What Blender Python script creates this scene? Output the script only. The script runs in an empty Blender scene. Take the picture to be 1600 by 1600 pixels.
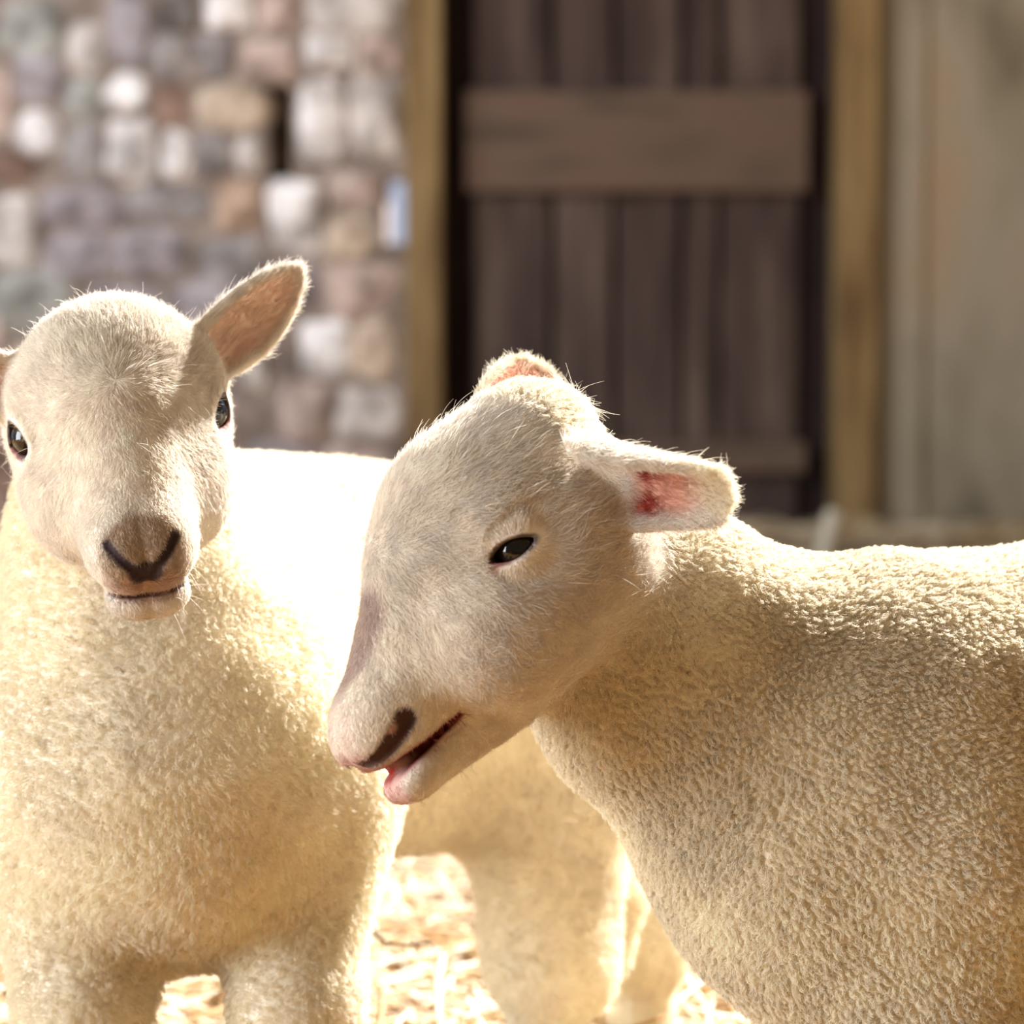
import bpy, math, random
import numpy as np
from mathutils import Vector, Matrix

# ------------------------------------------------------------------ camera, world, lights, exposure
S = bpy.context.scene
COL = S.collection
PITCH = 0.0755
CAM = np.array([0.0, 0.0, 0.533])
FPX = 4800.0
R_ = np.array([1.0, 0, 0])
F_ = np.array([0, math.cos(PITCH), -math.sin(PITCH)])
U_ = np.array([0, math.sin(PITCH), math.cos(PITCH)])

cd = bpy.data.cameras.new('camera')
cam = bpy.data.objects.new('camera', cd); COL.objects.link(cam)
cam.location = CAM
cam.rotation_euler = (math.pi/2 - PITCH, 0, 0)
cd.sensor_width = 36; cd.lens = 108
cd.clip_start = 0.05
cd.dof.use_dof = True
cd.dof.focus_distance = 1.55
cd.dof.aperture_fstop = 7.0
S.camera = cam

w = bpy.data.worlds.new('sky'); S.world = w; w.use_nodes = True
bg = w.node_tree.nodes['Background']
# pale daylight beyond the barn's far side and overhead, dim warm barn behind the camera
_t = w.node_tree; _g = _t.nodes.new('ShaderNodeTexCoord'); _s = _t.nodes.new('ShaderNodeSeparateXYZ'); _r = _t.nodes.new('ShaderNodeValToRGB')
_t.links.new(_g.outputs['Generated'], _s.inputs[0])
_m = _t.nodes.new('ShaderNodeMath'); _m.operation = 'MULTIPLY_ADD'; _m.inputs[1].default_value = .5; _m.inputs[2].default_value = .5
_t.links.new(_s.outputs['Y'], _m.inputs[0]); _t.links.new(_m.outputs[0], _r.inputs[0]); _t.links.new(_r.outputs[0], bg.inputs[0])
_e = _r.color_ramp.elements; _e[0].position = .15; _e[0].color = (.27, .205, .135, 1); _e[1].position = .8; _e[1].color = (.62, .70, .92, 1)
_x = _e.new(.5); _x.color = (.50, .47, .43, 1)
bg.inputs[1].default_value = 0.75

def light(name, kind, loc, target, energy, color, **kw):
    l = bpy.data.lights.new(name, kind); l.energy = energy; l.color = color
    for k, v in kw.items(): setattr(l, k, v)
    o = bpy.data.objects.new(name, l); COL.objects.link(o); o.location = loc
    o.rotation_euler = (Vector(target) - Vector(loc)).to_track_quat('-Z', 'Y').to_euler()
    return o
SUN_DIR = np.array([0.47, 0.66, 0.59]); SUN_DIR /= np.linalg.norm(SUN_DIR)
light('sun', 'SUN', tuple(SUN_DIR*5), (0, 0, 0), 22.0, (1.0, 0.98, 0.95), angle=0.012)
light('barn_opening', 'AREA', (-2.3, 0.9, 0.72), (0.1, 1.7, 0.3), 88, (0.90, 0.95, 1.0), shape='RECTANGLE', size=1.3, size_y=1.4)
light('back_opening', 'AREA', (-1.9, 3.9, 1.7), (-0.9, 6.0, 0.75), 52, (0.80, 0.89, 1.0), shape='RECTANGLE', size=1.2, size_y=1.2)

S.view_settings.view_transform = 'Standard'
S.view_settings.look = 'None'
S.view_settings.gamma = 1
S.view_settings.exposure = 0.0
S.cycles.max_bounces = 8
S.cycles.diffuse_bounces = 5
S.cycles.transparent_max_bounces = 8

# ------------------------------------------------------------------ helpers
def W(px, py, d):                      # a point seen in direction (px, py) at depth d
    return CAM + d*F_ + d*(px-800)/FPX*R_ + d*(800-py)/FPX*U_
def V(u, v, t):                        # right, up, away from the camera
    return u*R_ + v*U_ + t*F_
def WY(px, py, Y):                     # where that direction meets the plane y = Y
    a = F_ + (px-800)/FPX*R_ + (800-py)/FPX*U_
    return CAM + a*(Y/a[1])
def nrm(v): v = np.asarray(v, float); return v/np.linalg.norm(v)
def srgb(r, g, b):
    f = lambda c: ((c/255+0.055)/1.055)**2.4 if c > 10 else c/255/12.92
    return np.array([f(r), f(g), f(b)])
def tag(o, label=None, cat=None, group=None, kind=None):
    for k, v in (('label', label), ('category', cat), ('group', group), ('kind', kind)):
        if v: o[k] = v
    return o
def empty(name, loc):
    o = bpy.data.objects.new(name, None); COL.objects.link(o); o.location = loc; o.empty_display_size = .05
    return o
def mesh_obj(name, verts, faces, mat, parent=None, colors=None, smooth=True, origin=None):
    verts = np.asarray(verts, np.float64)
    if origin is not None: verts = verts - np.asarray(origin)
    me = bpy.data.meshes.new(name)
    if isinstance(faces, np.ndarray):
        n, k = faces.shape
        me.vertices.add(len(verts)); me.vertices.foreach_set('co', verts.astype(np.float32).ravel())
        me.loops.add(n*k); me.loops.foreach_set('vertex_index', faces.astype(np.int32).ravel())
        me.polygons.add(n); me.polygons.foreach_set('loop_start', np.arange(0, n*k, k, dtype=np.int32))
        me.update(calc_edges=True); me.validate()
    else:
        me.from_pydata([tuple(v) for v in verts], [], faces)
    me.polygons.foreach_set('use_smooth', np.full(len(me.polygons), smooth))
    if colors is not None:
        a = me.color_attributes.new('col', 'FLOAT_COLOR', 'POINT')
        c = np.ones((len(verts), 4), np.float32); c[:, :3] = colors
        a.data.foreach_set('color', c.ravel())
    me.materials.append(mat)
    o = bpy.data.objects.new(name, me); COL.objects.link(o)
    if origin is not None: o.location = origin
    if parent is not None:
        o.parent = parent; o.location = Vector(o.location) - parent.location
    return o
class NT:
    def __init__(s, name):
        s.m = bpy.data.materials.new(name); s.m.use_nodes = True; s.t = s.m.node_tree
        s.n = s.t.nodes; s.b = s.n['Principled BSDF']; s.out = s.n['Material Output']
    def new(s, typ, **kw):
        n = s.n.new(typ)
        for k, v in kw.items():
            if k in n.inputs.keys(): n.inputs[k].default_value = v
            else: setattr(n, k, v)
        return n
    def link(s, a, b): s.t.links.new(a, b)

def noise_mat(name, stops, scale=(1, 1, 1), nscale=5, detail=6, rough=0.85, bump=0.3, bdist=0.004, attr=False, spec=0.3, bscale=None):
    t = NT(name)
    tc = t.new('ShaderNodeTexCoord'); mp = t.new('ShaderNodeMapping'); mp.inputs['Scale'].default_value = scale
    t.link(tc.outputs['Object'], mp.inputs[0])
    nz = t.new('ShaderNodeTexNoise'); nz.inputs['Scale'].default_value = nscale; nz.inputs['Detail'].default_value = detail
    t.link(mp.outputs[0], nz.inputs['Vector'])
    cr = t.new('ShaderNodeValToRGB'); e = cr.color_ramp.elements
    while len(e) < len(stops): e.new(0.5)
    for el, (p, c) in zip(e, stops): el.position = p; el.color = (*c, 1)
    t.link(nz.outputs['Fac'], cr.inputs[0])
    src = cr.outputs[0]
    if attr:
        at = t.new('ShaderNodeAttribute'); at.attribute_name = 'col'
        mx = t.new('ShaderNodeMix'); mx.data_type = 'RGBA'; mx.blend_type = 'MULTIPLY'; mx.inputs[0].default_value = 1
        t.link(at.outputs['Color'], mx.inputs[6]); t.link(src, mx.inputs[7]); src = mx.outputs[2]
    t.link(src, t.b.inputs['Base Color'])
    t.b.inputs['Roughness'].default_value = rough; t.b.inputs['Specular IOR Level'].default_value = spec
    n2 = t.new('ShaderNodeTexNoise'); n2.inputs['Scale'].default_value = bscale or nscale*3; n2.inputs['Detail'].default_value = 8
    t.link(mp.outputs[0], n2.inputs['Vector'])
    bp = t.new('ShaderNodeBump'); bp.inputs['Strength'].default_value = bump; bp.inputs['Distance'].default_value = bdist
    t.link(n2.outputs['Fac'], bp.inputs['Height']); t.link(bp.outputs[0], t.b.inputs['Normal'])
    return t.m

# ------------------------------------------------------------------ the barn
rng = np.random.default_rng(7); random.seed(7)
YW = 6.0
M_stone = noise_mat('stone', [(0.32, (0.5, 0.47, 0.45)), (0.5, (1.0, 0.96, 0.95)), (0.62, (1.35, 1.33, 1.33))], nscale=15, attr=True, bump=0.8, bdist=0.02)
M_mortar = noise_mat('mortar', [(0.35, srgb(96, 84, 76)), (0.6, srgb(150, 138, 130))], nscale=9, bump=0.8, bdist=0.02)
M_post = noise_mat('weathered_yellow_timber', [(0.3, srgb(98, 74, 46)), (0.5, srgb(140, 114, 76)), (0.7, srgb(168, 142, 100))], scale=(6, 6, 1), nscale=3, bump=0.5)
M_door = noise_mat('dark_door_planks', [(0.3, srgb(54, 41, 38)), (0.5, srgb(82, 66, 60)), (0.72, srgb(112, 96, 86))], scale=(5, 5, 0.8), nscale=3, bump=0.5)
M_rail = noise_mat('door_rail_wood', [(0.3, srgb(84, 68, 58)), (0.5, srgb(108, 90, 76)), (0.7, srgb(114, 88, 76))], scale=(1, 1, 5), nscale=4, bump=0.5)
M_frame_dark = noise_mat('dark_recess_wood', [(0.3, srgb(34, 22, 24)), (0.7, srgb(52, 38, 38))], nscale=5)
M_board = noise_mat('stained_boarding', [(0.32, srgb(106, 96, 78)), (0.46, srgb(150, 140, 120)), (0.56, srgb(164, 154, 136)), (0.75, srgb(172, 148, 122))], scale=(1.6, 1, 0.7), nscale=3.2, detail=4, bump=0.4)
M_floor = noise_mat('trodden_floor', [(0.35, srgb(108, 80, 46)), (0.6, srgb(158, 120, 70))], nscale=12, bump=0.6)
M_straw = noise_mat('straw', [(0.3, (0.8, 0.8, 0.8)), (0.7, (1.1, 1.1, 1.1))], nscale=20, attr=True, bump=0.1, rough=0.6)

def boxv(x0, x1, y0, y1, z0, z1):
    v = [(x, y, z) for x in (x0, x1) for y in (y0, y1) for z in (z0, z1)]
    f = [(0, 1, 3, 2), (4, 6, 7, 5), (0, 4, 5, 1), (2, 3, 7, 6), (0, 2, 6, 4), (1, 5, 7, 3)]
    return v, f
def boxes_obj(name, boxes, mat, parent=None, bevel=0.004, origin=None):
    vs, fs = [], []
    for b in boxes:
        v, f = boxv(*b); k = len(vs); vs += v; fs += [tuple(i+k for i in q) for q in f]
    o = mesh_obj(name, vs, fs, mat, parent, smooth=False, origin=origin)
    if bevel:
        m = o.modifiers.new('bevel', 'BEVEL'); m.width = bevel; m.segments = 2
    return o
def xat(px, Y): return WY(px, 800, Y)[0]
def zat(py, Y): return WY(800, py, Y)[2]

fl = mesh_obj('floor', [(-4, -1, 0), (4, -1, 0), (4, 6.6, 0), (-4, 6.6, 0)], [(0, 1, 2, 3)], M_floor); tag(fl, kind='structure')

# unseen slab added overhead to shade the near floor, ending before the sunlit part
cl = boxes_obj('added_shade_ceiling', [(-4, 4, -1.5, 3.05, 2.2, 2.26)], M_board, bevel=0); tag(cl, kind='structure')
# stone wall: mortar core + rounded rubble stones in one mesh
HW = 2.0
def blob(cx, cz, wx, wz, depth, seed):
    r = np.random.default_rng(seed)
    nu, nv = 14, 14
    vs = []; fs = []
    ph = r.uniform(0, 6.28, 8); am = r.uniform(.02, .09, 4)
    for i in range(nu+1):
        for j in range(nv+1):
            a = (i/nu*2-1); b = (j/nv*2-1)
            k = 1 + am[0]*math.sin(3*b+ph[0]) + am[1]*math.sin(5*a+ph[1])
            k2 = 1 + am[2]*math.sin(3*a+ph[2]) + am[3]*math.sin(4*b+ph[3])
            bulge = max(0, (1-abs(a)**3.2))*max(0, (1-abs(b)**3.2))
            sq = 1 - 0.16*(a*a*b*b)
            tilt = 0.25*a*math.sin(ph[4]) + 0.25*b*math.sin(ph[5]) + 0.1*math.sin(5*a+ph[6])*math.sin(4*b+ph[7])
            vs.append((cx+a*wx*k*sq, YW+0.03-depth*bulge**0.55*(1+tilt), cz+b*wz*k2*sq))
    for i in range(nu):
        for j in range(nv):
            q = i*(nv+1)+j; fs.append((q, q+nv+1, q+nv+2, q+1))
    return vs, fs
GREYG = (172, 172, 166); LIGHT = (214, 206, 200); WHITE = (238, 234, 232); PINK = (196, 176, 166); BEIGE = (206, 188, 168)
BROWN = (150, 124, 110); GREY = (160, 154, 152); LAV = (172, 164, 168); ORNG = (188, 162, 142); DARK = (112, 104, 100)
stones = [(-10, 0, 105, 95, GREYG), (105, 25, 170, 120, LIGHT), (165, -10, 235, 110, LAV), (-20, 95, 22, 225, PINK), (22, 85, 100, 165, LAV), (20, 165, 95, 250, WHITE),
  (235, -20, 315, 55, DARK), (235, 55, 300, 125, GREY), (318, -40, 400, 45, WHITE), (400, -20, 470, 60, PINK), (470, -30, 625, 55, LIGHT), (300, 48, 368, 130, GREY), (366, 55, 470, 132, PINK),
  (472, 50, 560, 108, WHITE), (560, 55, 628, 128, PINK), (462, 118, 540, 262, WHITE), (538, 112, 628, 255, LIGHT), (100, 120, 165, 190, GREYG), (160, 110, 235, 175, WHITE), (300, 128, 414, 208, BEIGE),
  (236, 125, 300, 200, BROWN), (95, 190, 165, 285, GREY), (163, 178, 248, 285, WHITE), (250, 200, 302, 286, WHITE), (-20, 228, 60, 298, BROWN), (302, 206, 368, 275, GREY), (366, 206, 416, 275, LIGHT),
  (418, 278, 505, 405, WHITE), (505, 262, 592, 330, PINK), (505, 330, 590, 410, BEIGE), (335, 275, 418, 372, ORNG), (200, 288, 338, 352, GREY), (60, 292, 200, 360, LAV), (-20, 300, 60, 420, LIGHT),
  (60, 360, 180, 440, LAV), (180, 352, 300, 440, LAV), (300, 372, 420, 460, GREY), (-20, 420, 120, 520, GREYG), (120, 440, 270, 530, LAV), (420, 408, 500, 480, LAV), (500, 412, 625, 500, PINK),
  (462, 500, 548, 590, WHITE), (548, 500, 628, 600, BEIGE), (430, 590, 520, 690, PINK), (520, 600, 628, 690, LIGHT), (270, 440, 420, 540, LAV), (380, 690, 500, 800, LAV), (500, 690, 628, 800, PINK)]
vs, fs, cs = [], [], []
def put(cx, cz, wx, wz, col, seed, depth=0.05):
    v, f = blob(cx, cz, wx, wz, depth, seed); k = len(vs); vs.extend(v); fs.extend([tuple(i+k for i in q) for q in f])
    c = srgb(*col)*np.random.default_rng(seed).uniform(.9, 1.08); cs.extend([c]*len(v))
for i, (x0, y0, x1, y1, c) in enumerate(stones):
    a, b = WY(x0, y0, YW), WY(x1, y1, YW)
    put((a[0]+b[0])/2, (a[2]+b[2])/2, (b[0]-a[0])/2*1.14, (a[2]-b[2])/2*1.14, c, i+1, 0.05)
pal = [GREYG, LIGHT, WHITE, PINK, BEIGE, BROWN, GREY, LAV, ORNG]
seed = 500
def fill(xa, xb, za, zb):
    global seed
    z = za
    while z < zb:
        h = min(rng.uniform(.09, .14), zb-z)
        x = xa
        while x < xb:
            wd = min(rng.uniform(.1, .2), max(.05, xb-x))
            seed += 1
            if h > .03: put(x+wd/2, z+h/2, wd/2*1.02, h/2*1.02, pal[rng.integers(len(pal))], seed)
            x += wd
        z += h
XL, XR = xat(-20, YW), xat(628, YW)
fill(-3.4, XL, 0, HW); fill(XL, XR, zat(-30, YW), HW); fill(XL, XR, 0, zat(800, YW)); fill(XL, xat(385, YW), zat(800, YW), zat(530, YW))
k = len(vs)
core, cf = [], []
sx0, sx1, sz0, sz1 = xat(603, YW), xat(634, YW), zat(380, YW), zat(276, YW)      # narrow chink of daylight beside the frame
dk = (xat(418, YW), xat(461, YW), zat(284, YW), zat(132, YW))                     # deep dark hole
for b in [(-3.4, dk[0], YW, YW+.3, 0, HW), (dk[0], dk[1], YW, YW+.3, 0, dk[2]), (dk[0], dk[1], YW, YW+.3, dk[3], HW), (dk[0], dk[1], YW+.2, YW+.3, dk[2], dk[3]),
          (dk[1], sx0, YW, YW+.3, 0, HW), (sx0, sx1, YW, YW+.3, 0, sz0), (sx0, sx1, YW, YW+.3, sz1, HW)]:
    v, f = boxv(*b); q = len(vs); vs.extend(v); fs.extend([tuple(i+q for i in g) for g in f]); cs.extend([srgb(150, 136, 126)]*8)
wl = mesh_obj('wall_back', vs, fs, M_stone, colors=cs); tag(wl, kind='structure')
wl.data.polygons.foreach_set('use_smooth', [len(p.vertices) == 4 and i < len(fs)-42 for i, p in enumerate(wl.data.polygons)])

# timber posts of the doorway
t1 = boxes_obj('trim_1', [(xat(634, YW-.05), xat(690, YW-.05), YW-.05, YW+.12, 0, HW)], M_post); tag(t1, kind='structure')
t2 = boxes_obj('trim_2', [(xat(1306, YW-.05), xat(1368, YW-.05), YW-.05, YW+.12, 0, HW)], M_post); tag(t2, kind='structure')
# boarding to the right of the doorway
wr = boxes_obj('wall_right', [(xat(1368, YW), 3.6, YW, YW+.1, 0, HW), (xat(1392, YW), xat(1440, YW), YW-.012, YW, 0, HW)], M_board); tag(wr, kind='structure')
kn = []
# side walls keep the barn closed to left and right, far outside the view
# plank door with ledges
YD = YW+.06
dr = empty('door_1', (0, YD, 0)); tag(dr, kind='structure')
edges = [692, 738, 862, 960, 1064, 1122, 1250, 1310]
pb = []
for a, b, off in zip(edges[:-1], edges[1:], [.03, 0, .004, .008, 0, .004, .035]):
    pb.append((xat(a+5, YD), xat(b-5, YD), YD+off, YD+off+.03, 0.03, HW))
bb = [b for b in pb if b[2] < YD+.03]
boxes_obj('door_plank', bb, M_door, dr)
boxes_obj('door_backing', [(xat(688, YD), xat(1316, YD), YD+.035, YD+.08, 0, HW)], M_frame_dark, dr)
for (y0, y1) in ((142, 300), (690, 738), (-300, -180)):
    boxes_obj('door_rail', [(xat(728, YD), xat(1258, YD), YD-.03, YD, zat(y1, YD), zat(y0, YD))], M_rail, dr, bevel=.006)

# ------------------------------------------------------------------ straw
def straw_mesh(n, region, seed, hmax=.03, lift=0.0, bright=1.0):
    r = np.random.default_rng(seed)
    x = r.uniform(region[0], region[1], n); y = r.uniform(region[2], region[3], n); z = lift + r.uniform(.002, 1, n)**1.6*hmax
    L = r.uniform(.03, .13, n); wdt = r.uniform(.0014, .0032, n); az = r.uniform(0, 6.283, n); el = r.normal(0, .22, n); bend = r.normal(0, .25, n)
    P = []; 
    for k in range(4):
        s = (k/3-.5)
        a = az + bend*s
        P.append(np.stack([x+np.cos(a)*L*s*np.cos(el), y+np.sin(a)*L*s*np.cos(el), np.maximum(.002, z+np.sin(el)*L*s-.01*s*s)], 1))
    side = np.stack([-np.sin(az), np.cos(az), 0*az], 1); up = np.array([0, 0, 1.0])
    V_ = []
    for p in P:
        V_.append(p+side*wdt[:, None]); V_.append(p+up*wdt[:, None]*.8); V_.append(p-side*wdt[:, None]); 
    V_ = np.stack(V_, 1)      # n,12,3
    f = []
    for k in range(3):
        for j in range(3):
            f.append((k*3+j, k*3+(j+1) % 3, k*3+3+(j+1) % 3, k*3+3+j))
    f = np.array(f); Fc = (f[None]+np.arange(n)[:, None, None]*12).reshape(-1, 4)
    c0 = np.array([srgb(240, 222, 186), srgb(222, 196, 152), srgb(248, 238, 216), srgb(190, 152, 106)])
    c = c0[r.integers(0, 4, n)]*r.uniform(.8, 1.1, n)[:, None]
    return V_.reshape(-1, 3), Fc, np.repeat(c, 12, 0)
v, f, c = straw_mesh(26000, (-1.3, 1.3, 1.62, 5.5), 3, .035)
st = mesh_obj('straw_bedding', v, f, M_straw, colors=c); tag(st, 'loose golden straw bedding strewn over the barn floor', 'straw', kind='stuff')
v, f, c = straw_mesh(1500, (xat(1140, 5.8), xat(1700, 5.8), 5.68, 5.92), 5, .07)
st = mesh_obj('straw_heap', v, f, M_straw, colors=c); tag(st, 'low heap of amber straw drifted against the foot of the door', 'straw', kind='stuff')

def tube(name, pts, rad, mat, label=None, cat=None, col=None, n=8, group=None):
    pts = [np.array(p, float) for p in pts]; vs = []; fs = []
    rad = rad if hasattr(rad, '__len__') else [rad]*len(pts)
    for i, p in enumerate(pts):
        d = nrm(pts[min(i+1, len(pts)-1)]-pts[max(i-1, 0)]); a = nrm(np.cross(d, (0.3, 1, .2))); b = np.cross(d, a)
        for j in range(n):
            t = j/n*6.28318; vs.append(p+rad[i]*(a*math.cos(t)+b*math.sin(t)))
    for i in range(len(pts)-1):
        for j in range(n): fs.append((i*n+j, i*n+(j+1) % n, (i+1)*n+(j+1) % n, (i+1)*n+j))
    fs.append(tuple(range(n))); fs.append(tuple(range((len(pts)-1)*n, len(pts)*n)))
    o = mesh_obj(name, vs, fs, mat, colors=None if col is None else [col]*len(vs), origin=pts[0])
    if label: tag(o, label, cat, group)
    return o
M_stake = noise_mat('pale_wood', [(0.3, srgb(200, 190, 168)), (0.7, srgb(226, 218, 200))], nscale=20)
b0 = WY(1280, 900, 5.6); b1 = WY(1304, 797, 5.6); b0[2] = 0.0
tube('wooden_stake', [b0, (b0+b1)/2, b1-(b1-b0)*.06, b1], [.017, .017, .016, .009], M_stake, 'pale round wooden stake leaning up in front of the right door post', 'stake')
M_twig = noise_mat('dark_twig', [(0.3, srgb(70, 52, 36)), (0.7, srgb(110, 84, 56))], nscale=30)
tube('bent_stem', [W(573, 1440, 2.0), W(588, 1462, 2.0), W(606, 1474, 2.0), W(640, 1478, 2.0), W(672, 1472, 2.0)], [.0016, .0014, .0012, .001, .0007], M_twig, 'thin dark bent stem rising from the straw beside the front-facing lamb', 'stem', n=6)
g0 = W(592, 1590, 2.2); g0[2] = 0.0
tube('upright_straw_stalk', [g0, W(590, 1560, 2.2), W(586, 1440, 2.2)], [.002, .002, .0015], M_straw, 'single pale straw stalk standing upright between the two lambs', 'straw', col=srgb(250, 236, 200), n=6)

# ------------------------------------------------------------------ sculpting by distance fields
def smin(a, b, k):
    h = np.maximum(k-np.abs(a-b), 0)/k
    return np.minimum(a, b)-h*h*k*0.25
def smax(a, b, k): return -smin(-a, -b, k)
def ell(p, c, r, rot=None):
    q = p-np.asarray(c, np.float32)
    if rot is not None: q = q@rot
    r = np.asarray(r, np.float32)
    k0 = np.linalg.norm(q/r, axis=1); k1 = np.linalg.norm(q/(r*r), axis=1)+1e-9
    return k0*(k0-1.0)/k1
def cone(p, a, b, ra, rb):
    a = np.asarray(a, np.float32); b = np.asarray(b, np.float32)
    ba = b-a; t = np.clip(((p-a)@ba)/(ba@ba), 0, 1)
    q = p-a-t[:, None]*ba
    return np.sqrt((q*q).sum(1))-(ra+(rb-ra)*t)
def frame(a, n):
    a = nrm(a); n = np.asarray(n, float); n = nrm(n-a*(n@a)); b = np.cross(n, a)
    return a, b, n
class Ear:
    def __init__(s, base, tip, normal, width, cup, thick=2.6, bend=0.0, blunt=0.0, prof=None):
        s.base = np.asarray(base, float); s.len = np.linalg.norm(np.asarray(tip, float)-s.base)
        s.a, s.b, s.n = frame(np.asarray(tip, float)-s.base, normal)
        s.w, s.cup, s.th, s.bend, s.blunt = width, cup, thick, bend, blunt
        s.prof = prof or [.55, .72, .9, 1, .93, .7 + .18*blunt, .42+.3*blunt, .22+.28*blunt, .0]
    def coords(s, p):
        q = p-s.base; t = q@s.a/s.len; b = q@s.b; n = q@s.n
        tc = np.clip(t, 0, 1)
        n = n - s.bend*tc*tc
        return t, b, n
    def d(s, p):
        t, b, n = s.coords(p)
        tc = np.clip(t, -.15, 1.0)
        prof = np.interp(tc, [-.15, 0, .15, .35, .55, .75, .9, .97, 1], s.prof)
        hw = s.w*prof
        # cupped: bend the width axis round an arc
        if s.cup > 0:
            R = s.w/s.cup
            nn = n-R
            ang = np.arctan2(b, -nn)
            rr = np.hypot(b, nn)
            bb = ang*R; n2 = R-rr
        else:
            bb, n2 = b, n
        e1 = (np.abs(bb)-hw)*.8; e2 = np.abs(n2)-s.th*(1-.25*tc); e3 = (t-1)*s.len; e4 = -(t+.12)*s.len
        return smax(smax(e1, e2, 2.5), np.maximum(e3, e4), 2.5), t, bb, n2, hw

class Head:
    def __init__(s, M, F, U, scale, ears, jaw=0.0, eye_t=(-.4, .9, -.05), eye_h=8.2, eye_w=11.8, crown=0, eye=(45.3, 5, 2), nos=None, nr=(1.6, 1.6, 1.6, 1.6)):
        s.nr = nr
        s.crown = crown; s.EYE = np.array(eye, float)
        s.M = np.asarray(M, float); F = nrm(F); U = np.asarray(U, float); U = nrm(U-F*(U@F)); X = np.cross(F, U)
        s.B = np.stack([X, F, U], 1)      # columns: lateral (animal's right), forward, dorsal
        s.sc = scale; s.jaw = jaw; s.ET = nrm(eye_t); s.eh = eye_h; s.ew = eye_w; s.ears = []; s.nos = None
        tl = lambda P: (np.asarray(P, float)-s.M)@s.B*(1000.0/scale)
        for e in ears:
            if e[0] == 'w':     # given in the world
                s.ears.append(Ear(tl(e[1]), tl(e[2]), np.asarray(e[3])@s.B, e[4], e[5], **e[6]))
            else: s.ears.append(Ear(*e[0], **e[1]))
        P = np.array(nos or [[16, 110, 12], [12.5, 116, 9], [7.5, 121, 5], [2.5, 125.5, -1]], float)
        for _ in range(6):
            dd = s.base(P.astype(np.float32)).astype(float); g = np.stack([(s.base((P+np.eye(3)[i]*.5).astype(np.float32))-s.base((P-np.eye(3)[i]*.5).astype(np.float32))) for i in range(3)], 1)
            P = P-g*(dd/np.maximum((g*g).sum(1), .2))[:, None]
        s.nos = P
    def loc(s, p): return ((p-s.M)@s.B)*(1000.0/s.sc)
    def wor(s, q): return s.M+(s.B@np.asarray(q, float))*(s.sc/1000.0)
    def jawp(s, q):                       # undo the jaw's rotation about the hinge
        a = s.jaw; c, n = math.cos(a), math.sin(a); hy, hz = 5.0, -22.0
        y = q[:, 1]-hy; z = q[:, 2]-hz
        return np.stack([q[:, 0], hy+c*y-n*z, hz+n*y+c*z], 1)
    ER = 13.0; EDIR = nrm([0.82, 0.44, 0.30])
    def eye_uv(s, ax):
        # ax : points with |x|
        e = s.EDIR; t = s.ET; t = nrm(t-e*(t@e)); v = np.cross(t, e); v = v if v[2] > 0 else -v
        q = ax-s.EYE; return q@t, q@v, q@e
    def d(s, p):
        q = s.loc(p).astype(np.float32)
        d = s.base(q)
        ax = q.copy(); ax[:, 0] = np.abs(q[:, 0])
        return s.rest(q, ax, d)
    def base(s, q):
        ax = q.copy(); ax[:, 0] = np.abs(q[:, 0])
        d = ell(ax, (0, -12, 14), (51, 56, 52)) if s.crown else ell(ax, (0, -12, 13), (54, 53, 49))
        d = smin(d, ell(ax, (34, -8, 14), (21, 24, 18)), 14)                    # brow
        d = smin(d, cone(ax, (0, 30, 13), (0, 92, 0), 34, 22.5), 22)              # muzzle
        d = smin(d, cone(ax, (13, 42, -10), (8, 90, -7), 25, 18), 18)
        d = smin(d, ell(ax, (9, 100, -1), (19, 25, 20)), 10)                     # nose and upper lip
        d = smin(d, ell(ax, (29, 22, -22), (29, 48, 34)), 18)                    # cheek
        d = smin(d, ell(ax, (24, -28, -22), (37, 40, 42)), 20)                   # jaw angle, back of head
        if s.crown: d = smin(d, ell(ax, (0, -52, 16), (44, 42, 36)), 16)
        return d
    def nost(s, ax):
        N = s.nos; return np.minimum(np.minimum(cone(ax, N[0], N[1], s.nr[0], s.nr[1]), cone(ax, N[1], N[2], s.nr[1], s.nr[2])), cone(ax, N[2], N[3], s.nr[2], s.nr[3]))
    def rest(s, q, ax, d):
        j = s.jawp(ax)
        dj = cone(j, (0, 52, -36), (0, 108, -26), 25, 12.5)
        dj = smin(dj, ell(j, (7, 111, -25), (15, 15, 10)), 8)
        dj = smin(dj, ell(j, (18, 10, -38), (26, 44, 26)), 16)
        # mouth : the jaw meets the upper lip sharply in front, softly at the cheek
        kk = np.interp(q[:, 1], [40, 72, 84], [22, 12, 1.2 if s.jaw > .02 else 7.0]).astype(np.float32)
        h = np.maximum(kk-np.abs(d-dj), 0)/kk
        d = np.minimum(d, dj)-h*h*kk*.25
        # crease of the closed lips
        zl = np.interp(q[:, 1], [70, 80, 95, 110, 122, 135], [-29, -28, -24, -19, -16, -15]).astype(np.float32)
        open_ = np.interp(q[:, 1], [70, 82, 122], [0, .5+s.jaw*9, .5+s.jaw*56]).astype(np.float32)
        zc = zl - open_*.8
        slot = smax(np.abs(q[:, 2]-zc)-open_, np.maximum(76-q[:, 1], (96+s.jaw*30-q[:, 1]-ax[:, 0]*1.0) if s.jaw > .02 else 111-q[:, 1]), 2)
        slot = smax(slot, -(ell(ax, (0, 100, -20), (20, 18, 30))), 2)if s.jaw < .02 else smax(slot, -(ell(ax, (0, 91, -20), (13, 26, 40))), 2)
        d = smax(d, -slot, 1.6)
        # nostrils, philtrum
        d = smax(d, -s.nost(ax), 2.2)
        d = smax(d, -cone(ax, (0, 127.5, 0), (0, 125, -14), 1.6, 1.6), 2.5)
        # tear groove and hollow below the eye
        d = smax(d, -cone(ax, (41, 34, -10), (29, 50, -3), 4, 3), 8)
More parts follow.
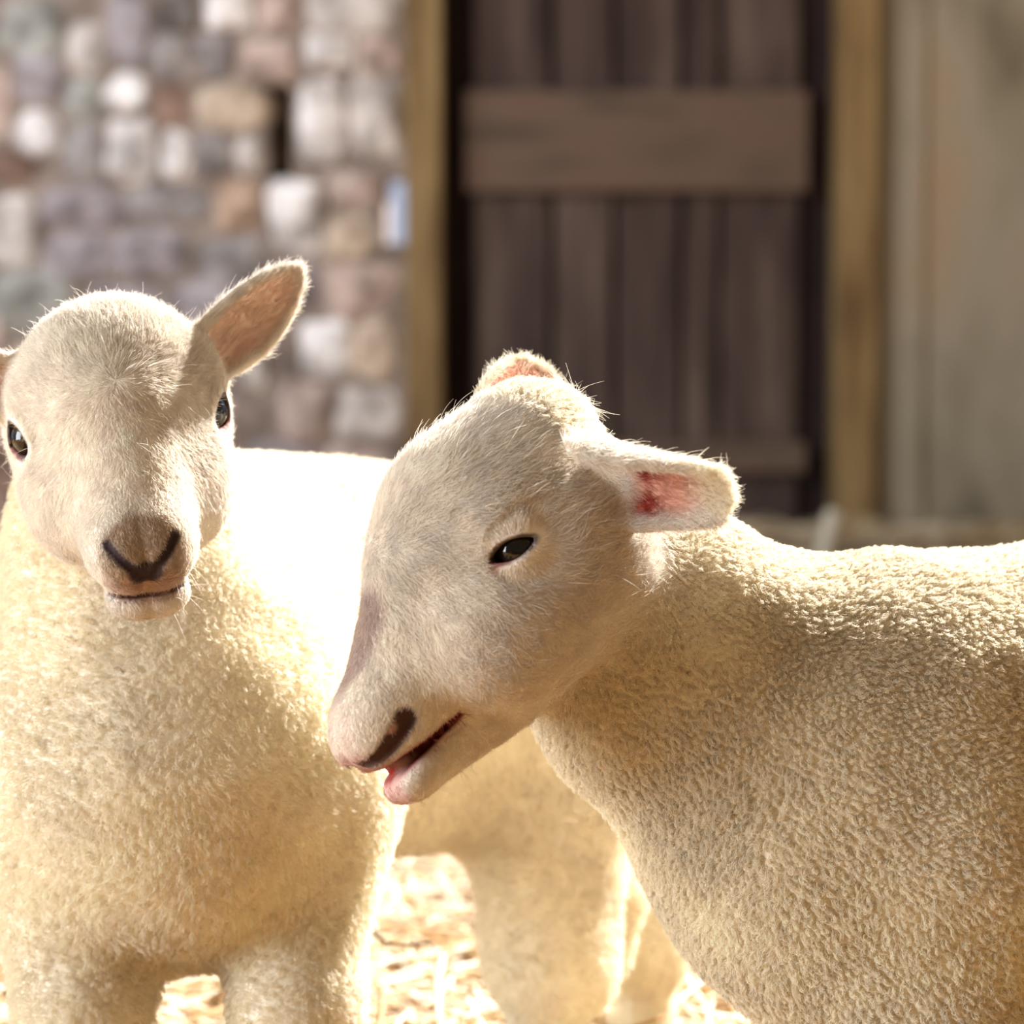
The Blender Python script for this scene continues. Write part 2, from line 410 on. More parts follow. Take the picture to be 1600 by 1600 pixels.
        # eye : lids as a shell round the ball, with an almond opening
        u, v, e = s.eye_uv(ax)
        ball = np.sqrt(u*u+v*v+e*e)
        d = smin(d, ball-15.2, 7)
        w_ = np.cross(s.ET, s.EDIR); w_ = w_ if w_[2] > 0 else -w_
        d = smin(d, cone(ax, s.EYE+s.EDIR*9-s.ET*9+w_*(s.eh+4.5), s.EYE+s.EDIR*9+s.ET*8+w_*(s.eh+3.5), 4.5, 4), 6)
        hole = np.sqrt((u/s.ew)**2+(v/np.maximum(s.eh-.012*u*u, 1))**2)-1
        d = smax(d, -np.maximum(hole*s.eh*.85, 4-e), 1.5)
        d = smax(d, 12.5-ball, .8)
        d = np.where((e < 2) | (ball > 26), d, d)
        for er in s.ears:
            d = smin(d, er.d(q)[0].astype(np.float32), 7)
        return d*(s.sc/1000.0)

def surface_nets(fn, lo, hi, h):
    B = 8
    n = np.ceil((hi-lo)/h/B).astype(int)*B
    bc = [lo[i]+h*(np.arange(0, n[i], B)+B/2) for i in range(3)]
    G = np.stack(np.meshgrid(*bc, indexing='ij'), -1).reshape(-1, 3).astype(np.float32)
    dc = fn(G); act = np.abs(dc) < h*B*1.35
    D = np.repeat(np.repeat(np.repeat(dc.reshape(*(n//B)), B, 0), B, 1), B, 2).astype(np.float32)
    A = np.repeat(np.repeat(np.repeat(act.reshape(*(n//B)), B, 0), B, 1), B, 2)
    idx = np.argwhere(A); P = (lo+idx*h).astype(np.float32)
    val = np.concatenate([fn(P[i:i+400000]) for i in range(0, len(P), 400000)])
    D[idx[:, 0], idx[:, 1], idx[:, 2]] = val
    I = D < 0
    c = np.zeros(np.array(I.shape)-1, np.int8)
    for dx in (0, 1):
        for dy in (0, 1):
            for dz in (0, 1):
                c += I[dx:I.shape[0]-1+dx, dy:I.shape[1]-1+dy, dz:I.shape[2]-1+dz]
    cells = np.argwhere((c > 0) & (c < 8)); N = len(cells)
    vid = -np.ones(c.shape, np.int32); vid[cells[:, 0], cells[:, 1], cells[:, 2]] = np.arange(N)
    corners = [(a, b, d) for a in (0, 1) for b in (0, 1) for d in (0, 1)]
    cv = {k: D[cells[:, 0]+k[0], cells[:, 1]+k[1], cells[:, 2]+k[2]] for k in corners}
    acc = np.zeros((N, 3)); cnt = np.zeros(N)
    for k in corners:
        for ax in range(3):
            if k[ax] == 0:
                k2 = list(k); k2[ax] = 1; k2 = tuple(k2)
                a, b = cv[k], cv[k2]; m = (a < 0) != (b < 0)
                t = np.where(m, a/np.where(m, a-b, 1), 0)
                pt = np.tile(np.array(k, float), (N, 1)); pt[:, ax] += t
                acc += pt*m[:, None]; cnt += m
    verts = lo+(cells+acc/cnt[:, None])*h
    quads = []
    for ax in range(3):
        s0 = [slice(None)]*3; s1 = [slice(None)]*3; s0[ax] = slice(0, -1); s1[ax] = slice(1, None)
        a, b = I[tuple(s0)], I[tuple(s1)]
        e = np.argwhere(a != b); u, v = (ax+1) % 3, (ax+2) % 3
        ok = (e[:, u] > 0) & (e[:, v] > 0) & (e[:, u] < I.shape[u]-1) & (e[:, v] < I.shape[v]-1); e = e[ok]
        flip = I[e[:, 0], e[:, 1], e[:, 2]]
        def g(du, dv):
            q = e.copy(); q[:, u] -= du; q[:, v] -= dv; return vid[q[:, 0], q[:, 1], q[:, 2]]
        Q = np.stack([g(1, 1), g(0, 1), g(0, 0), g(1, 0)], 1)
        Q[~flip] = Q[~flip][:, ::-1]
        quads.append(Q)
    return verts, np.concatenate(quads)
def grad(fn, p, e=4e-4):
    K = np.array([[1, -1, -1], [-1, -1, 1], [-1, 1, -1], [1, 1, 1]], float)
    g = 0; d0 = 0
    for k in K:
        d = fn((p+k*e).astype(np.float32)).astype(float); g = g+k*d[:, None]; d0 = d0+d
    return d0/4, g/(4*e)
def project(fn, p, it=2):
    for _ in range(it):
        d, g = grad(fn, p); s = d/np.maximum((g*g).sum(1), .2); s = np.clip(s, -.0025, .0025)
        p = p-g*s[:, None]
    return p
def subdivide(v, q):
    E = np.concatenate([q[:, [i, (i+1) % 4]] for i in range(4)]); E.sort(1)
    key = E[:, 0].astype(np.int64)*len(v)+E[:, 1]
    uk, inv = np.unique(key, return_inverse=True)
    em = (v[uk//len(v)]+v[uk % len(v)])/2; fm = v[q].mean(1)
    n = len(q); e = inv.reshape(4, n).T+len(v); f = np.arange(n)+len(v)+len(uk)
    Q = np.concatenate([np.stack([q[:, i], e[:, i], f, e[:, (i-1) % 4]], 1) for i in range(4)])
    return np.concatenate([v, em, fm]), Q
def vnormals(v, q):
    a = v[q[:, 2]]-v[q[:, 0]]; b = v[q[:, 3]]-v[q[:, 1]]; n = np.cross(a, b)
    N = np.zeros_like(v)
    for i in range(4):
        for k in range(3): N[:, k] += np.bincount(q[:, i], n[:, k], len(v))
    return N/np.maximum(np.linalg.norm(N, axis=1), 1e-12)[:, None]
def vnoise(p, s, seed=0):                 # smooth value noise
    r = np.random.default_rng(seed); T = r.random((32, 32, 32)).astype(np.float32)
    q = p/s; i = np.floor(q).astype(int); f = q-i; f = f*f*(3-2*f); o = 0
    for a in (0, 1):
        for b in (0, 1):
            for c in (0, 1):
                w = (f[:, 0] if a else 1-f[:, 0])*(f[:, 1] if b else 1-f[:, 1])*(f[:, 2] if c else 1-f[:, 2])
                o = o+w*T[(i[:, 0]+a) % 32, (i[:, 1]+b) % 32, (i[:, 2]+c) % 32]
    return o

# ------------------------------------------------------------------ lamb materials
def lamb_materials():
    t = NT('lamb_skin')
    at = t.new('ShaderNodeAttribute'); at.attribute_name = 'col'
    t.link(at.outputs['Color'], t.b.inputs['Base Color'])
    t.b.inputs['Roughness'].default_value = .75; t.b.inputs['Specular IOR Level'].default_value = .25
    tc = t.new('ShaderNodeTexCoord'); nz = t.new('ShaderNodeTexNoise'); nz.inputs['Scale'].default_value = 260; nz.inputs['Detail'].default_value = 4
    t.link(tc.outputs['Object'], nz.inputs['Vector'])
    bp = t.new('ShaderNodeBump'); bp.inputs['Strength'].default_value = .5; bp.inputs['Distance'].default_value = .0015
    t.link(nz.outputs['Fac'], bp.inputs['Height']); t.link(bp.outputs[0], t.b.inputs['Normal'])
    skin = t.m
    t = NT('lamb_hair'); t.n.remove(t.b)
    at = t.new('ShaderNodeAttribute'); at.attribute_name = 'col'
    a = t.new('ShaderNodeBsdfDiffuse'); b = t.new('ShaderNodeBsdfTranslucent'); m = t.new('ShaderNodeMixShader'); m.inputs[0].default_value = .35
    t.link(at.outputs['Color'], a.inputs[0]); t.link(at.outputs['Color'], b.inputs[0])
    t.link(a.outputs[0], m.inputs[1]); t.link(b.outputs[0], m.inputs[2]); t.link(m.outputs[0], t.out.inputs[0])
    hair = t.m
    t = NT('dark_eye'); t.b.inputs['Roughness'].default_value = .06; t.b.inputs['Coat Weight'].default_value = .15
    t.b.inputs['Coat Roughness'].default_value = .03
    at = t.new('ShaderNodeAttribute'); at.attribute_name = 'col'; t.link(at.outputs['Color'], t.b.inputs['Base Color'])
    return skin, hair, t.m
M_skin, M_hair, M_eye = lamb_materials()

def hair_object(name, pts, rads, cols, mat, parent):
    n, k, _ = pts.shape
    c = bpy.data.hair_curves.new(name); c.add_curves([k]*n)
    pts = pts-np.array(parent.location)
    c.position_data.foreach_set('vector', pts.astype(np.float32).ravel())
    r = c.attributes.new('radius', 'FLOAT', 'POINT'); r.data.foreach_set('value', rads.astype(np.float32).ravel())
    a = c.attributes.new('col', 'FLOAT_COLOR', 'CURVE')
    cc = np.ones((n, 4), np.float32); cc[:, :3] = cols; a.data.foreach_set('color', cc.ravel())
    c.materials.append(mat)
    o = bpy.data.objects.new(name, c); COL.objects.link(o); o.parent = parent
    return o
def in_view(p, nrml):
    q = p-CAM; d = q@F_; x = q@R_/d*FPX; y = q@U_/d*FPX
    m = (x > -880) & (x < 1250) & (np.abs(y) < 880)
    f = -(nrml*q).sum(1)/np.linalg.norm(q, axis=1)
    return m & (f > -.35)
def sample(v, q, N, C, weight, n, seed):
    r = np.random.default_rng(seed)
    tri = np.concatenate([q[:, [0, 1, 2]], q[:, [0, 2, 3]]])
    ar = np.linalg.norm(np.cross(v[tri[:, 1]]-v[tri[:, 0]], v[tri[:, 2]]-v[tri[:, 0]]), axis=1)*weight[tri].mean(1)
    cdf = np.cumsum(ar); k = np.searchsorted(cdf, r.random(n)*cdf[-1]); k = np.minimum(k, len(tri)-1)
    a = np.sqrt(r.random(n)); b = r.random(n); w = np.stack([1-a, a*(1-b), a*b], 1)
    T = tri[k]; f = lambda X: (X[T]*w.reshape(n, 3, *([1]*(X.ndim-1)))).sum(1)
    p = f(v); nn = f(N); nn /= np.linalg.norm(nn, axis=1)[:, None]
    return p, nn, f(C), r
HAIR_N = 1.0

def build_lamb(cfg):
    H = cfg['head']; body = cfg['body']; fb = cfg.get('fb', .0)
    def fn(p):
        d = H.d(p)
        db = body(p)+(vnoise(p.astype(float), .034, 77)-.5).astype(np.float32)*.005
        return smin(d, db, cfg['k'])
    v, q = surface_nets(fn, np.array(cfg['lo'], float), np.array(cfg['hi'], float), .003)
    v = project(fn, v, 2)
    v, q = subdivide(v, q); v = project(fn, v, 2)
    N = vnormals(v, q)
    L = H.loc(v); ax = L.copy(); ax[:, 0] = np.abs(ax[:, 0])
    hd = H.d(v.astype(np.float32)); bd = body(v.astype(np.float32))
    # masks
    facew = 1/(1+np.exp(np.clip((hd-bd-fb)/.007+(vnoise(v, .012, 8)-.5)*3, -30, 30)))              # 1 on the head, 0 on the woolly body
    facew = np.where(L[:, 1] < -62, facew*.2, facew)
    col = cfg['wool']*(1-facew[:, None])+cfg['face']*facew[:, None]
    nz = vnoise(v, .012, 1); nz2 = vnoise(v, .05, 2)
    col = col*(.9+.2*nz2)[:, None]
    hairm = np.ones(len(v)); length = np.where(facew > .5, 1.0, 1.0)
    mixc = lambda col, c, m: col*(1-m[:, None])+np.asarray(c)*m[:, None]
    sm = lambda x, a, b: np.clip((x-a)/(b-a), 0, 1)**2*(3-2*np.clip((x-a)/(b-a), 0, 1))
    onhead = (facew > .3)
    # muzzle skin
    dn = H.nost(ax)
    ph = cone(ax.astype(np.float32), (0, 128, 4), (0, 126, -14), 1, 1)
    c_ = cfg['nosecol']
    m = (1-sm(ell(ax, (0, 116, 9), (18, 17, 18)), 0, 7))*onhead; col = mixc(col, c_['patch'], m*c_['patchw']); 
    m = (1-sm(ell(ax, (0, 124, -10), (22, 12, 12)), -2, 6))*onhead*(L[:, 2] > (-19 if H.jaw < .02 else -99)); col = mixc(col, c_['lip'], m*c_['lipw']); hairm *= 1-.25*m
    m = 1-sm(dn, .4, 3.0); col = mixc(col, c_['nostril'], m); hairm *= 1-sm(m, .15, .5)
    if H.jaw > .02: m = 1-sm(ell(ax, (H.nos[0]+H.nos[1])/2+np.array([-1.0, 2.2, 2.0]), (3.4, 3.4, 2.6)), -.5, 1.5); col = mixc(col, srgb(206, 164, 154), m*.85)
    m = 1-sm(ph, .8, 3.5); col = mixc(col, c_['nostril'], m*c_['phil']); hairm *= 1-m
    if c_['phil'] > .9:
        m = 1-sm(ell(ax, (0, 125.5, 2), (8, 7, 6.5)), -.5, 2.5); col = mixc(col, c_['nostril'], m); hairm *= 1-m
    if cfg.get('bridge') is not None:
        m = (1-sm(ell(ax, (4, 72, 32), (13, 34, 12)), -3, 6))*onhead; col = mixc(col, cfg['bridge'], m*.75)
    # mouth
    zl = np.interp(L[:, 1], [70, 80, 95, 110, 122, 135], [-29, -28, -24, -19, -16, -15]); op = np.interp(L[:, 1], [70, 82, 122], [0, .5+H.jaw*9, .5+H.jaw*56])
    dm = np.abs(L[:, 2]-zl+op*.8)-op; mm = onhead & (L[:, 1] > (76 if H.jaw > .02 else 112))
    m = (1-sm(dm, c_['mw0'], c_['mw1']))*mm; col = mixc(col, c_['mouth'], m); hairm *= 1-sm(m, .1, .5)
    if H.jaw > .02:
        m = (1-sm(dm, .2, 1.6))*mm; col = mixc(col, srgb(92, 26, 24), m)
        m = mm*(1-sm(ell(H.jawp(ax), (0, 118, -22), (15, 16, 10)), -2, 5)); col = mixc(col, srgb(206, 160, 152), m*.8); hairm *= 1-m*.8
        m = mm*(1-sm(ell(H.jawp(ax), (3, 119, -15), (6, 6, 3)), -2, 2)); col = mixc(col, srgb(150, 40, 34), m)
    # eyes
    u, vv, e = H.eye_uv(ax); ball = np.sqrt(u*u+vv*vv+e*e)
    hole = np.sqrt((u/H.ew)**2+(vv/H.eh)**2)-1
    near = (ball < 19) & (e > 2) & onhead
    m = near*(1-sm(hole, .1, .34)); col = mixc(col, srgb(62, 42, 38), m*.9); hairm *= 1-near*(1-sm(hole, .35, .6))
    w_ = np.cross(H.ET, H.EDIR); w_ = w_ if w_[2] > 0 else -w_
    m = (ball < 26)*onhead*(1-sm(cone(ax.astype(np.float32), H.EYE+H.EDIR*11-H.ET*4-w_*(H.eh+1.5), H.EYE+H.EDIR*10+H.ET*13-w_*(H.eh-1), 1.8, 1.6), 0, 3.0)); col = mixc(col, srgb(190, 118, 104), m*(.85 if H.jaw > .02 else .5)); hairm *= 1-.95*m
    m = (ball < 30)*onhead*(1-sm(cone(ax.astype(np.float32), H.EYE+H.EDIR*9+H.ET*13-w_*3, H.EYE+H.EDIR*6+H.ET*20-w_*9, 1.5, 1.0), 0, 2.5)); col = mixc(col, srgb(92, 62, 48), m*.9); hairm *= 1-.9*m
    m = onhead*(1-sm(ell(ax, (37, 30, -1), (4, 7, 5)), -2, 3)); col = mixc(col, srgb(150, 112, 92), m*.7)
    # ears
    ear_m = np.zeros(len(v)); ear_dir = np.zeros_like(v); ear_in = np.zeros(len(v))
    for i, er in enumerate(H.ears):
        de, t, bb, n2, hw = er.d(L)
        on = (np.abs(n2) < er.th+2) & (t > .0) & (t < 1.1) & (np.abs(bb) < hw+5) & (de < 1.5)
        ear_m = np.maximum(ear_m, on); 
        ear_dir[on] = (H.B@er.a)
        edge = sm(hw-np.abs(bb), 2.0, 8.0)*(1-sm(t, .78, .97)) if H.jaw < .02 or i else sm(hw-np.abs(bb), 4, 12)*(1-sm(t, .58, .8))*sm(t, .16, .32)
        inn = on*(n2 > .3)*edge; ear_in = np.maximum(ear_in, inn)
        col = mixc(col, cfg['earin'], inn*.9)
        if cfg.get('earred') is not None:
            col = mixc(col, cfg['earred'], inn*np.exp(-((t-.36)/.15)**2)*sm(vnoise(L, 6, 9), .1, .6))
        hairm *= 1-inn*.72
    facew = np.maximum(facew, ear_m)
    # dark specks of dirt on the fleece
    sp = vnoise(v, .0035, 5)*vnoise(v, .03, 6); col = mixc(col, srgb(120, 96, 66), sm(sp, .80, .86)*(facew < .3)*.7)
    # hooves
    hf = (v[:, 2] < .024); col = mixc(col, srgb(70, 58, 48), hf*1.0); hairm *= ~hf
    hairm = np.clip(hairm, 0, 1)

    root = empty('lamb', cfg['base']); tag(root, cfg['label'], 'lamb')
    keep = col.copy()
    body_o = mesh_obj('body', v, q, M_skin, root, colors=np.clip(col*cfg.get('skinmul', .92), 0, 1), origin=cfg['base'])
    # eyes
    for sx in (1, -1):
        n_, m_ = 32, 20; vs = []; fs = []; cc = []
        ctr = H.EYE*np.array([sx, 1, 1]); e_ = H.EDIR*np.array([sx, 1, 1]); t_ = H.ET*np.array([sx, 1, 1]); t_ = nrm(t_-e_*(t_@e_)); v_ = np.cross(t_, e_)
        for a in range(m_+1):
            th = math.pi*a/m_
            for b in range(n_):
                f_ = 2*math.pi*b/n_
                cx, cy, cz = math.sin(th)*math.cos(f_), math.sin(th)*math.sin(f_), math.cos(th)
                rr = H.ER+(1.1*max(0, cz-.75)/.25 if cz > .75 else 0)
                vs.append(H.wor(ctr+rr*(cx*t_+cy*v_+cz*e_)))
                dd = math.degrees(th)
                pup = math.hypot(cx/.42, cy/.2)
                cc.append(srgb(8, 7, 8) if pup < 1 else (srgb(30, 22, 18) if dd < 46 else (srgb(24, 16, 14) if dd < 62 else srgb(120, 96, 84))))
        for a in range(m_):
            for b in range(n_): fs.append((a*n_+b, a*n_+(b+1) % n_, (a+1)*n_+(b+1) % n_, (a+1)*n_+b))
        mesh_obj('eye', vs, fs, M_eye, root, colors=cc, origin=cfg['base'])
    # ---------------- lashes and whiskers
    rr_ = np.random.default_rng(cfg['seed']+7)
    for sx in (1, -1):
        e_ = H.EDIR*np.array([sx, 1, 1]); t_ = H.ET*np.array([sx, 1, 1]); w2 = np.cross(t_, e_); w2 = w2 if w2[2] > 0 else -w2
        nl = 20; P = np.zeros((nl, 5, 3))
        for i in range(nl):
            a = rr_.uniform(-.75, .75); r0 = H.EYE*np.array([sx, 1, 1])+e_*(13.5-3*abs(a))+t_*(a*H.ew*.95)+w2*(H.eh*(1-a*a*.8)+1.2)
            dr = nrm(e_*1.0+w2*rr_.uniform(.35, .9)+t_*(a*.9-.25+rr_.normal(0, .15))); ll = rr_.uniform(5, 9)
            for k in range(5):
                s = k/4; P[i, k] = H.wor(r0+dr*ll*s-w2*2.2*s*s)
        hair_object('eyelashes', P, np.linspace(1, .3, 5)[None]*np.full((nl, 1), .00008), np.tile(cfg['face'], (nl, 1)), M_hair, root)
    nl = 44; P = np.zeros((nl, 6, 3))
    cand = np.where(onhead & (L[:, 1] > 88) & (L[:, 2] < (-6 if H.jaw < .02 else -40)) & (np.abs(L[:, 0]) > 9) & (hairm > .5))[0]
    for i in range(nl):
        c_i = rr_.choice(cand); dr = nrm(N[c_i]*1.0-H.B[:, 1]*.15+rr_.normal(0, .28, 3)); ll = rr_.uniform(.007, .016)
        for k in range(6):
            s = k/5; P[i, k] = v[c_i]+dr*ll*s+np.array([0, 0, -1])*ll*.35*s*s
    hair_object('whiskers', P, np.linspace(1, .3, 6)[None]*np.full((nl, 1), .0001), np.tile(cfg['face'], (nl, 1)), M_hair, root)
    # ---------------- hair
    vis = in_view(v, N).astype(float)*.92+.08
    whorl = H.wor(cfg.get('whorl', (0, 28, 52)))
    def tang(d, n): 
        d = d-n*(d*n).sum(1)[:, None]; return d/np.maximum(np.linalg.norm(d, axis=1), 1e-6)[:, None]
    # short face hair
    wt = hairm*vis*facew
    n = int(cfg['nface']*HAIR_N)
    A = np.concatenate([col, ear_m[:, None], ear_dir, facew[:, None]], 1)
    p, nn, c, r = sample(v, q, N, A, wt, n, cfg['seed'])
    l = H.loc(p); em = c[:, 3]; ed = c[:, 4:7]; c = c[:, :3]
    d = p-whorl
    back = -H.B[:, 1]
    dirf = d/np.linalg.norm(d, axis=1)[:, None]
    wgt = np.clip((40-l[:, 1])/60, 0, 1)[:, None]
    dirf = dirf+wgt*back*.5
    dirf = np.where(em[:, None] > .5, ed, dirf)
    jit = r.normal(0, 1, (n, 3)); nz = np.stack([vnoise(p, .008, s)-.5 for s in (21, 22, 23)], 1)
    tg = tang(dirf+nz*1.3+jit*.22, nn)
    Lh = np.interp(l[:, 1], [-80, -30, 20, 70, 110], [8, 7, 5.8, 3.8, 2.4])*1e-3*r.uniform(.6, 1.25, n)
    if cfg.get('tuft') is not None: Lh = Lh*(1+1.1*np.exp(-((p-cfg['tuft'])**2).sum(1)/.016**2))
    Lh = np.where(em > .5, .0055*r.uniform(.6, 1.3, n), Lh)
    axl = l.copy(); axl[:, 0] = np.abs(axl[:, 0]); eu, ev, ee = H.eye_uv(axl); eb = np.sqrt(eu*eu+ev*ev+ee*ee)
    ne = np.clip((25-eb)/8, 0, 1)*(ee > 0)
    sgn = np.sign(l[:, 0]); ec = (H.EYE[None]*np.stack([sgn, np.ones(n), np.ones(n)], 1))
    away = tang((l-ec)@H.B.T, nn); tg = tang(tg*(1-ne)[:, None]+away*1.3*ne[:, None], nn); Lh = Lh*(1-.68*ne)
    stray = (r.random(n) < .004)*(ne < .1); Lh = np.where(stray, Lh*1.8, Lh)
    lift = np.where(stray, .9, .20+.16*r.random(n))
    K = 5; pts = np.zeros((n, K, 3))
    for k in range(K):
        s = k/(K-1)
        pts[:, k] = p+(Lh*s)[:, None]*(tg*(0.75+.25*s)+nn*(lift*(1-.45*s))[:, None])+jit*(Lh*s*s*.14)[:, None]
    rad = np.linspace(1, .25, K)[None]*(.00013*r.uniform(.8, 1.2, n))[:, None]
    tone = r.uniform(.86, 1.1, n)[:, None]*(.9+.2*vnoise(p, .006, 31))[:, None]
    hair_object('face_hair', pts, rad, np.clip(c*tone, 0, .95), M_hair, root)
    # wool
    wt = hairm*vis*(1-facew)
    n = int(cfg['nwool']*HAIR_N)
    p, nn, c, r = sample(v, q, N, col, wt, n, cfg['seed']+1)
    from mathutils import kdtree
    cs_ = cfg['clump']
    # clump centres by jittered hashing
    key = np.floor(p/cs_).astype(np.int64); kk = key[:, 0]*73856093 ^ key[:, 1]*19349663 ^ key[:, 2]*83492791
    _, first = np.unique(kk, return_index=True); ctrs = p[first]; cn = nn[first]
    kd = kdtree.KDTree(len(ctrs))
    for i, cc in enumerate(ctrs): kd.insert(cc, i)
    kd.balance()
    near = np.fromiter((kd.find(x)[1] for x in p), np.int64, n)
    cp = ctrs[near]; cnn = cn[near]
    hsh = np.random.default_rng(5).random((len(ctrs), 4)); hh = hsh[near]
    down = np.array([0, 0, -1.0])
    flow = tang(np.tile(down, (n, 1))*.8+(cfg['flow'])[None]*.6+(np.stack([vnoise(p, .03, s)-.5 for s in (41, 42, 43)], 1))*1.6, nn)
    Lw = cfg['woollen']*r.uniform(.65, 1.1, n)*(.75+.5*hh[:, 0])
    t1_ = tang(r.normal(0, 1, (n, 3)), nn); t2_ = np.cross(nn, t1_)
    tip_off = (cp-p)*cfg['clumpf']
    K = 6; pts = np.zeros((n, K, 3)); ph0 = hh[:, 1]*6.28+r.normal(0, .5, n); cr_ = cfg['curl']*r.uniform(.5, 1.2, n)
    tc1 = tang(np.stack([hh[:, 1]-.5, hh[:, 2]-.5, hh[:, 3]-.5], 1), cnn); tc2 = np.cross(cnn, tc1)
    for k in range(K):
        s = k/(K-1); a = ph0+s*cfg['turns']*6.28
        pts[:, k] = p+tip_off*s+nn*(Lw*s*(1-.35*s))[:, None]+flow*(Lw*.42*s*s)[:, None]+(tc1*(np.cos(a)-np.cos(ph0))[:, None]+tc2*(np.sin(a)-np.sin(ph0))[:, None])*(cr_*s)[:, None]
        pts[:, k] += r.normal(0, 1, (n, 3))*.00025*s
    rad = np.linspace(1, .4, K)[None]*(.00017*r.uniform(.8, 1.2, n))[:, None]
    tone = (r.uniform(.88, 1.08, n)*(.90+.14*hh[:, 2]))[:, None]
    hair_object('fleece', pts, rad, np.clip(c*tone, 0, .95), M_hair, root)
    return root

# ------------------------------------------------------------------ lamb facing the camera
FACE = srgb(242, 234, 222); WOOL = srgb(249, 240, 220)
def leg(p, d, pts, rs, k=.02):
    for (a, b, ra, rb) in zip(pts[:-1], pts[1:], rs[:-1], rs[1:]): d = smin(d, cone(p, a, b, ra, rb), k)
    return d
def ground(pt, dx=0, dy=0): return np.array([pt[0]+dx, pt[1]+dy, 0.006])
def body_left(p):
    p = p.astype(np.float32)
    d = cone(p, W(178, 660, 1.715), W(195, 850, 1.72), .045, .056)
    d = smin(d, cone(p, W(195, 850, 1.72), W(265, 1165, 1.735), .056, .104), .04)
    d = smin(d, ell(p, W(285, 1180, 1.755), (.112, .13, .116)), .05)
    d = smin(d, cone(p, W(340, 1040, 1.86), W(760, 1025, 2.10), .127, .122), .05)
    d = smin(d, ell(p, W(800, 1040, 2.12), (.098, .10, .105)), .05)
    # front legs
    def dn(px, py, dd, z): q = W(px, py, dd); return np.array([q[0], q[1], z])
    a = W(115, 1290, 1.72); b = W(130, 1580, 1.70); e = dn(132, 1560, 1.70, .095)
    d = leg(p, d, [a, b, e, dn(140, 1560, 1.71, .03), dn(140, 1560, 1.70, .012)], [.05, .0325, .019, .013, .015], .02)
    a = W(452, 1270, 1.74); b = W(466, 1580, 1.70); e = dn(464, 1570, 1.70, .095)
    d = leg(p, d, [a, b, e, dn(464, 1570, 1.71, .03), dn(464, 1570, 1.70, .012)], [.058, .0305, .019, .013, .015], .02)
    # hind legs
    a = W(850, 1180, 2.02); b = W(862, 1500, 1.98); e = dn(850, 1600, 2.01, .10)
    d = leg(p, d, [a, b, e, dn(850, 1600, 2.02, .03), dn(850, 1600, 2.0, .012)], [.068, .034, .028, .014, .016], .03)
    a = W(930, 1200, 2.10); b = W(1000, 1470, 2.08); e = dn(1002, 1600, 2.09, .09)
    d = leg(p, d, [a, b, e, dn(1002, 1600, 2.10, .03), dn(1002, 1600, 2.08, .012)], [.05, .026, .0235, .014, .016], .02)
    # tail
    d = leg(p, d, [W(915, 1080, 2.12), W(972, 1230, 2.06), W(974, 1400, 2.02), W(958, 1510, 2.02)], [.02, .013, .0115, .008], .008)
    return d
ca, sa = math.cos(.145), math.sin(.145)
latL = V(ca, sa, 0.0)                                # image right, tilted with the head
dnL = V(sa, -ca, 0)
tow = nrm(V(.15, 0, -1))
th = math.radians(47)
FL = dnL*math.cos(th)+tow*math.sin(th); UL = -dnL*math.sin(th)+tow*math.cos(th)
# lateral axis X = F x U = animal's right = image left
headL = Head(W(186, 658, 1.625), FL, UL, .97, [
    (((-50, -32, 8), (-113, -62, 40), (0.25, 0.75, 0.05), 22, .75), dict(thick=2.8)),
    (((50, -30, 8), (120, -30, 35), (-0.25, 0.8, 0.45), 21, .75), dict(thick=2.8))])
lambL = build_lamb(dict(head=headL, body=body_left, k=.025, fb=.004, lo=(-.36, 1.44, -.01), hi=(.22, 2.34, .58), wool=WOOL, face=FACE, base=(-.12, 1.85, 0),
    nosecol=dict(patch=srgb(176, 148, 118), patchw=.75, lip=srgb(190, 158, 140), lipw=.7, nostril=srgb(60, 44, 45), phil=1.0, mouth=srgb(92, 62, 52), mw0=.1, mw1=1.8),
    earin=srgb(234, 204, 184), nface=130000, nwool=290000, seed=11, clump=.0048, woollen=.007, curl=.0011, clumpf=.45, turns=1.1, flow=V(0, 0, 0),
    label='white lamb facing the camera with its pale ear raised, standing on straw'))

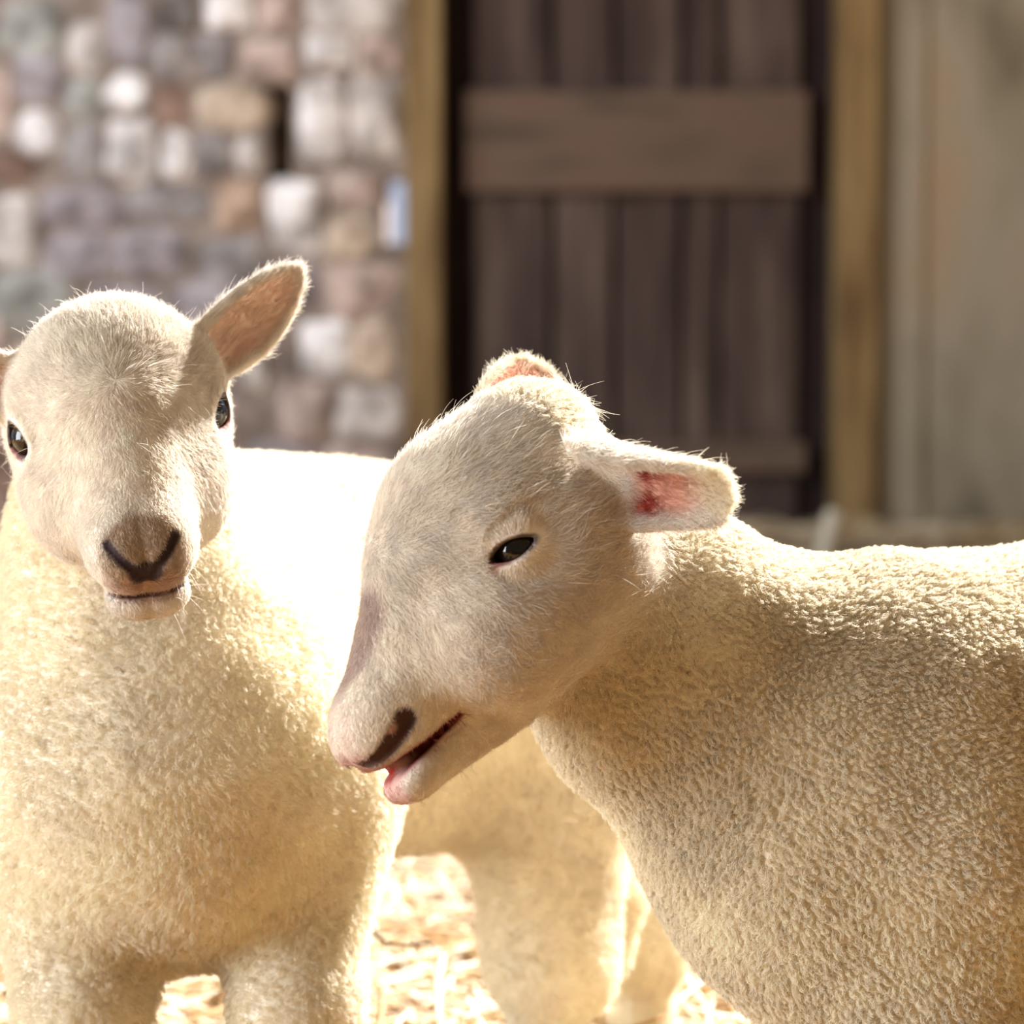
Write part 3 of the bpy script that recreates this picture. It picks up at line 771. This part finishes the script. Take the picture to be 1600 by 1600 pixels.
# ------------------------------------------------------------------ lamb in profile
def body_right(p):
    p = p.astype(np.float32)
    d = cone(p, W(900, 870, 1.60), W(1060, 1045, 1.62), .056, .072)
    d = smin(d, cone(p, W(1060, 1045, 1.62), W(1290, 1215, 1.64), .072, .104), .03)
    d = smin(d, ell(p, W(1345, 1255, 1.64), (.105, .10, .118)), .04)
    d = smin(d, cone(p, W(1450, 1235, 1.66), W(1980, 1190, 1.72), .120, .142), .04)
    d = smin(d, ell(p, W(2180, 1220, 1.74), (.12, .11, .13)), .05)
    def dn(px, dd, z): q = W(px, 1500, dd); return np.array([q[0], q[1], z])
    d = smin(d, cone(p, W(1262, 1352, 1.62), W(1450, 1560, 1.62), .052, .050), .05)
    for px, dd in ((1475, 1.585), (1450, 1.70)):
        a = W(px+40, 1380, dd)
        d = leg(p, d, [a, dn(px, dd, .17), dn(px-5, dd, .095), dn(px, dd, .03), dn(px-6, dd, .012)], [.062, .036, .019, .013, .015], .035)
    for px, dd in ((2230, 1.67), (2150, 1.80)):
        a = W(px, 1380, dd)
        d = leg(p, d, [a, dn(px+30, dd, .17), dn(px+90, dd, .11), dn(px+60, dd, .03), dn(px+50, dd, .012)], [.07, .036, .022, .013, .015], .03)
    d = leg(p, d, [W(2460, 1120, 1.74), W(2530, 1280, 1.74), W(2530, 1560, 1.74)], [.022, .016, .01], .02)
    return d
FR = V(-.55, -.78, -.30); UR = V(-.80, .58, -.15)
headR = Head(W(763, 878, 1.542), FR, UR, 1.0, [
    ('w', W(940, 714, 1.505), W(1143, 758, 1.475), V(-.05, -.74, -.65), 36, 1.5, dict(thick=2.8, prof=[.8, .95, 1, .98, .86, .76, .68, .55, 0])),
    ('w', W(800, 695, 1.60), W(834, 566, 1.65), V(.15, .1, -1), 28, .7, dict(thick=2.8, prof=[1, 1, 1, .98, .86, .68, .48, .3, 0]))], jaw=.045, eye_t=(-.3, .85, .42), eye_h=4.7, eye_w=11.8, crown=1, eye=(45.3, -1, -1.5), nos=[[19.5, 96, -5], [17, 103, -5], [13, 110, -4], [8.5, 115.5, -3]], nr=(4.6, 4.0, 3.0, 2.2))
lambR = build_lamb(dict(head=headR, body=body_right, k=.035, fb=.012, lo=(-.12, 1.30, -.01), hi=(.78, 1.98, .56), wool=WOOL*.97, face=FACE, base=(.25, 1.64, 0),
    nosecol=dict(patch=srgb(228, 210, 202), patchw=.35, lip=srgb(214, 176, 166), lipw=.8, nostril=srgb(84, 58, 54), phil=.3, mouth=srgb(176, 118, 108), mw0=.4, mw1=4.0),
    bridge=srgb(190, 168, 158), earin=srgb(230, 182, 160), earred=srgb(158, 56, 42), nface=150000, nwool=360000, tuft=W(905, 640, 1.56), seed=12, clump=.0039, woollen=.0056, curl=.0010, clumpf=.66, turns=1.3, flow=V(.6, 0, 0),
    label='cream lamb in left profile with its mouth slightly open, in front'))
